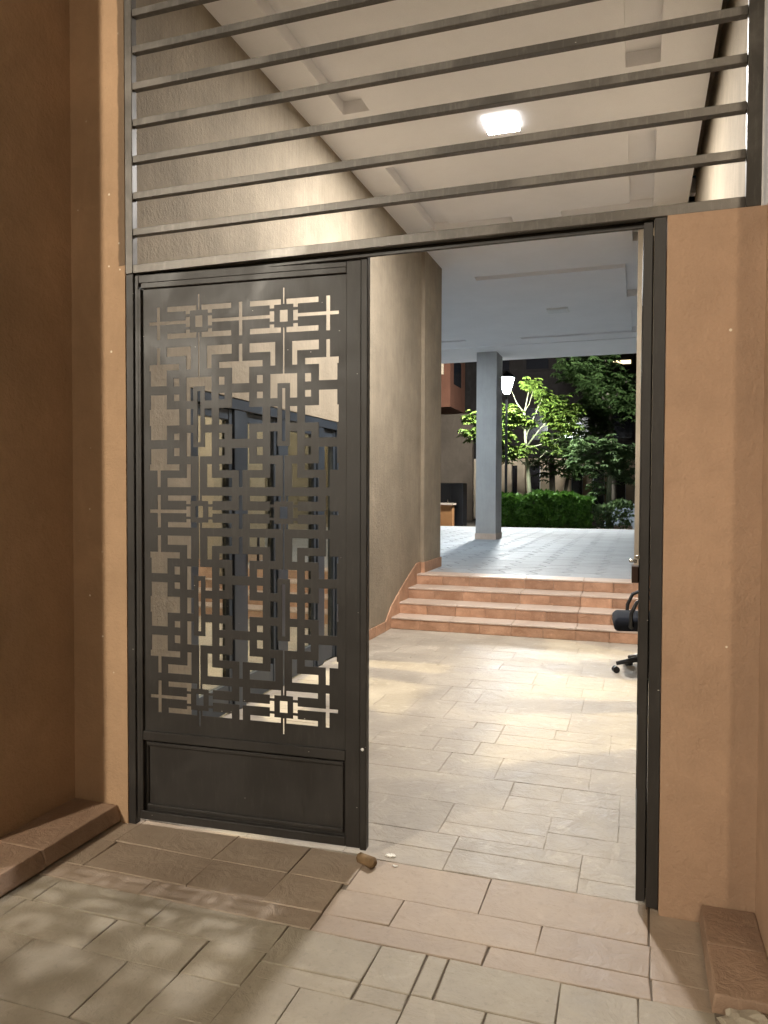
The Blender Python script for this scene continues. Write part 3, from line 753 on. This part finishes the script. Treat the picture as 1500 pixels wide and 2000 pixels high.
tree('tall_tree', 'tall dark tree with a high canopy behind the slender tree', [(-.75,26,.35),(-.8,26,2.5),(-.95,26,4.4),(-1.1,26,6.2)], [.12,.10,.07,.03],
     [(v((-.9,26,3.6),(-1.2,26,4.1),(-1.6,26,4.4)),[.04,.03,.015]),(v((-.95,26,4.4),(-1.5,26,5.1),(-2.2,26,5.7)),[.04,.03,.015]),(v((-.95,26,4.4),(-.6,26,4.9),(-.3,26,5.3)),[.03,.02,.01])],
     T3, 12, .25, 7, M_LEAF3, M_BARK2, 'trees of the court')
T4 = [(-3.08,27,2.94,.5),(-2.77,27,3.11,.5),(-3.21,27,2.48,.5),(-2.6,27,2.58,.5),(-2.39,27,2.75,.5),(-2.09,27,2.4,.5),(-2.19,27,2.92,.5),(-3.14,27,2.15,.3),(-2.33,27,3.44,.5),(-2.15,27,2.15,.35),(-2.59,27,2.33,.4),(-2.88,27,3.53,.4),(-3.46,27,2.59,.4)]
tree('dark_tree', 'dark-trunked tree standing in shade behind the hedge', [(-2.85,27,.35),(-2.88,27,1.54),(-2.9,27,2.41),(-2.88,27,3.6)], [.13,.11,.09,.04],
     [(v((-2.9,27,2.2),(-2.5,27,2.7),(-2.2,27,3.1)),[.05,.03,.02]),(v((-2.9,27,2.4),(-3.2,27,2.7)),[.04,.02])], T4, 9, .22, 9, M_LEAF3, M_BARK2, 'trees of the court')
T5 = [(-1.93,27.6,3.33,.5),(-1.76,27.6,3.71,.5),(-1.59,27.6,2.74,.5),(-2.2,27.6,2.9,.5),(-2.5,27.6,3.3,.45),(-1.3,27.6,3.1,.5),(-2.1,27.6,2.3,.35)]
tree('dark_tree', 'thin dark tree just right of the dark-trunked tree', [(-2.47,27.6,.35),(-2.48,27.6,1.57),(-2.35,27.6,2.4),(-2.0,27.6,3.4)], [.075,.065,.05,.025],
     [(v((-2.35,27.6,2.4),(-1.9,27.6,2.8),(-1.5,27.6,3.0)),[.03,.02,.01])], T5, 9, .22, 10, M_LEAF3, M_BARK2, 'trees of the court')
# street tree out of view, dappling the lamplight on the slabs
T6 = [(-3.15,-1.0,2.1,.2),(-3.3,-1.1,2.1,.18),(-2.95,-.98,2.05,.18),(-3.0,-1.25,2.1,.18),(-3.2,-1.3,2.2,.16),(-2.82,-1.1,2.0,.14),(-3.4,-1.3,2.1,.16)]
tree('street_tree', 'small street tree behind the viewer on the left', [(-3.45,-1.4,-.02),(-3.4,-1.38,1.0),(-3.3,-1.25,1.7),(-3.15,-1.1,2.2)], [.04,.03,.022,.01],
     [(v((-3.3,-1.25,1.7),(-3.0,-1.1,2.0)),[.02,.01])], T6, 22, .12, 12, M_LEAF2, M_BARK, None)

# clipped hedge along the far edge of the plaza
hd = empty('hedge', (-3.0, 22.7, .38), label='clipped green hedge along the far edge of the plaza', cat='hedge')
def hedge_leaves(n, bx, seed, size):
    r = random.Random(seed); m = MB(); x0, x1, y0, y1, z1 = bx
    for _ in range(n):
        f = r.random(); x = r.uniform(x0, x1); zt = z1+.06*math.sin(x*3.1)+.04*math.sin(x*7.3)
        if f < .5: p = Vector((x, y0+abs(r.gauss(0,.07)), r.uniform(.02, zt)))
        else: p = Vector((x, r.uniform(y0, y1), zt-abs(r.gauss(0,.07))))
        d = Vector((r.gauss(0,1), r.gauss(-.6,1), r.gauss(.5,1))).normalized(); s_ = d.orthogonal().normalized()
        s_ = (s_*math.cos(f*40)+d.cross(s_)*math.sin(f*40)); l = size*r.uniform(.6,1.3); k = len(m.v)
        m.v += [tuple(p), tuple(p+d*l*.5+s_*l*.32), tuple(p+d*l), tuple(p+d*l*.5-s_*l*.32)]; m.f.append((k,k+1,k+2,k+3))
    return m
hedge_leaves(7500, (-1.05, 1.75, -.75, .7, 1.02), 21, .15).build('foliage', M_HEDGE, hd)
box('stem_mass', M_BARK2, (-1.0, 1.68, -.6, .6, .0, .86), hd)
sh = empty('shrub', (-.75, 22.55, .38), label='loose grey-green shrub between the hedge and the slender tree', cat='shrub')
hedge_leaves(1500, (-.45, .6, -.5, .3, .8), 22, .11).build('foliage', M_LEAF2, sh)
m = MB()
for k in range(9): a = k*.7; m.tube([(0,0,0),(math.cos(a)*.2,math.sin(a)*.1,.5),(math.cos(a)*.4,math.sin(a)*.2,.9)], [.012,.009,.004], 5)
m.build('stem', M_BARK2, sh)

# ------------------------------------------------------------------ court buildings
def building(name, label, loc, cat='building'): return empty(name, loc, label=label, cat=cat)
fb = building('court_building', 'beige arcade building across the court behind the trees', (-3, 31, .38))
box('wall', M_FAR, (-6, 8, .5, 1.0, -.4, 2.55), fb)
box('upper_wall', M_FARN, (-6, 8, .4, 1.0, 2.551, 9.5), fb)
for x in (-2.15, -1.6, -.55, .25, 1.05, 1.9, 2.7): box('pilaster', M_FAR, (x-.16, x+.16, .2, .498, -.4, 2.5), fb, bevel=.01)
for x in (-1.88, -1.07, .63, 1.48, 2.3):
    wv = box('window', M_DARKWIN, (x-.2, x+.2, .44, .499, .35, 2.25), fb); box('frame', M_WHITE, (x-.23, x-.201, .42, .497, .33, 2.27), wv); box('frame', M_WHITE, (x+.201, x+.23, .42, .497, .33, 2.27), wv)
for x in (-2.6, -1.0, .6, 2.3):
    for z in (3.3, 6.2):
        wv = box('window', M_DARKWIN, (x-.45, x+.45, .36, .399, z, z+1.3), fb); box('frame', M_FARN, (x-.5, x+.5, .33, .398, z-.08, z-.001), wv)
wv = box('window', M_DARKWIN, (1.75, 2.75, .36, .399, 6.2, 7.0), fb) if False else None
lwv = box('lit_window', M_LITWIN, (1.98, 2.66, .30, .358, 6.24, 6.38), fb); lwv['label'] = 'small lit window high up on the right'
lb = building('balcony_building', 'brown house with a boxed balcony left of the column', (-6.68, 27.0, .38))
box('wall', M_FARD, (-6, -.55, 3.0, 9, -.4, 11), lb)
box('lower_wall', M_FARL, (-6, .35, 2.7, 2.998, -.4, 4.29), lb)
bc = box('balcony', M_FARD, (-4, .03, .2, 2.698, 4.30, 6.2), lb); box('parapet', M_FAR, (-4, -.22, .12, .198, 5.5, 7.4), bc)
box('upper_storey', M_FARD, (-4, .028, .9, 2.698, 6.201, 11), lb)
box('window', M_DARKWIN, (.02, .045, .75, 1.95, 5.2, 6.15), lb)
t = building('planter_wall', 'low orange plastered planter wall at the left edge of the plaza', (-6.1, 23.2, .38), 'planter')
box('wall', M_ORANGE, (-1.5, .55, -.15, .15, -.1, .72), t); box('coping', M_TREAD, (-1.55, .6, -.2, .2, .7205, .78), t)
t = building('storage_cabinet', 'black cabinet standing behind the planter wall', (-6.0, 24.0, .38), 'cabinet')
box('body', M_BLACK, (-1.2, .65, -.3, .3, 0, 1.42), t, bevel=.02); box('door', M_BLACK, (-.3, .25, -.315, -.302, .1, 1.35), t); box('handle', M_BRASS, (.15, .17, -.34, -.316, .7, .9), t)
t = empty('low_wall', (-.4, 24.6, .38), label='blue-grey low wall behind the slender tree', cat='wall')
box('wall', M_SLATE, (-.6, 1.8, -.1, .1, -.1, .72), t, bevel=.01); box('coping', M_SLATE, (-.64, 1.84, -.14, .14, .7205, .78), t)
t = empty('tree_kerb', (-.45, 22.2, .38), label='small dark kerb block at the foot of the slender tree', cat='kerb')
box('block', M_TREAD, (-.2, .3, -.12, .12, 0, .2), t, bevel=.01)
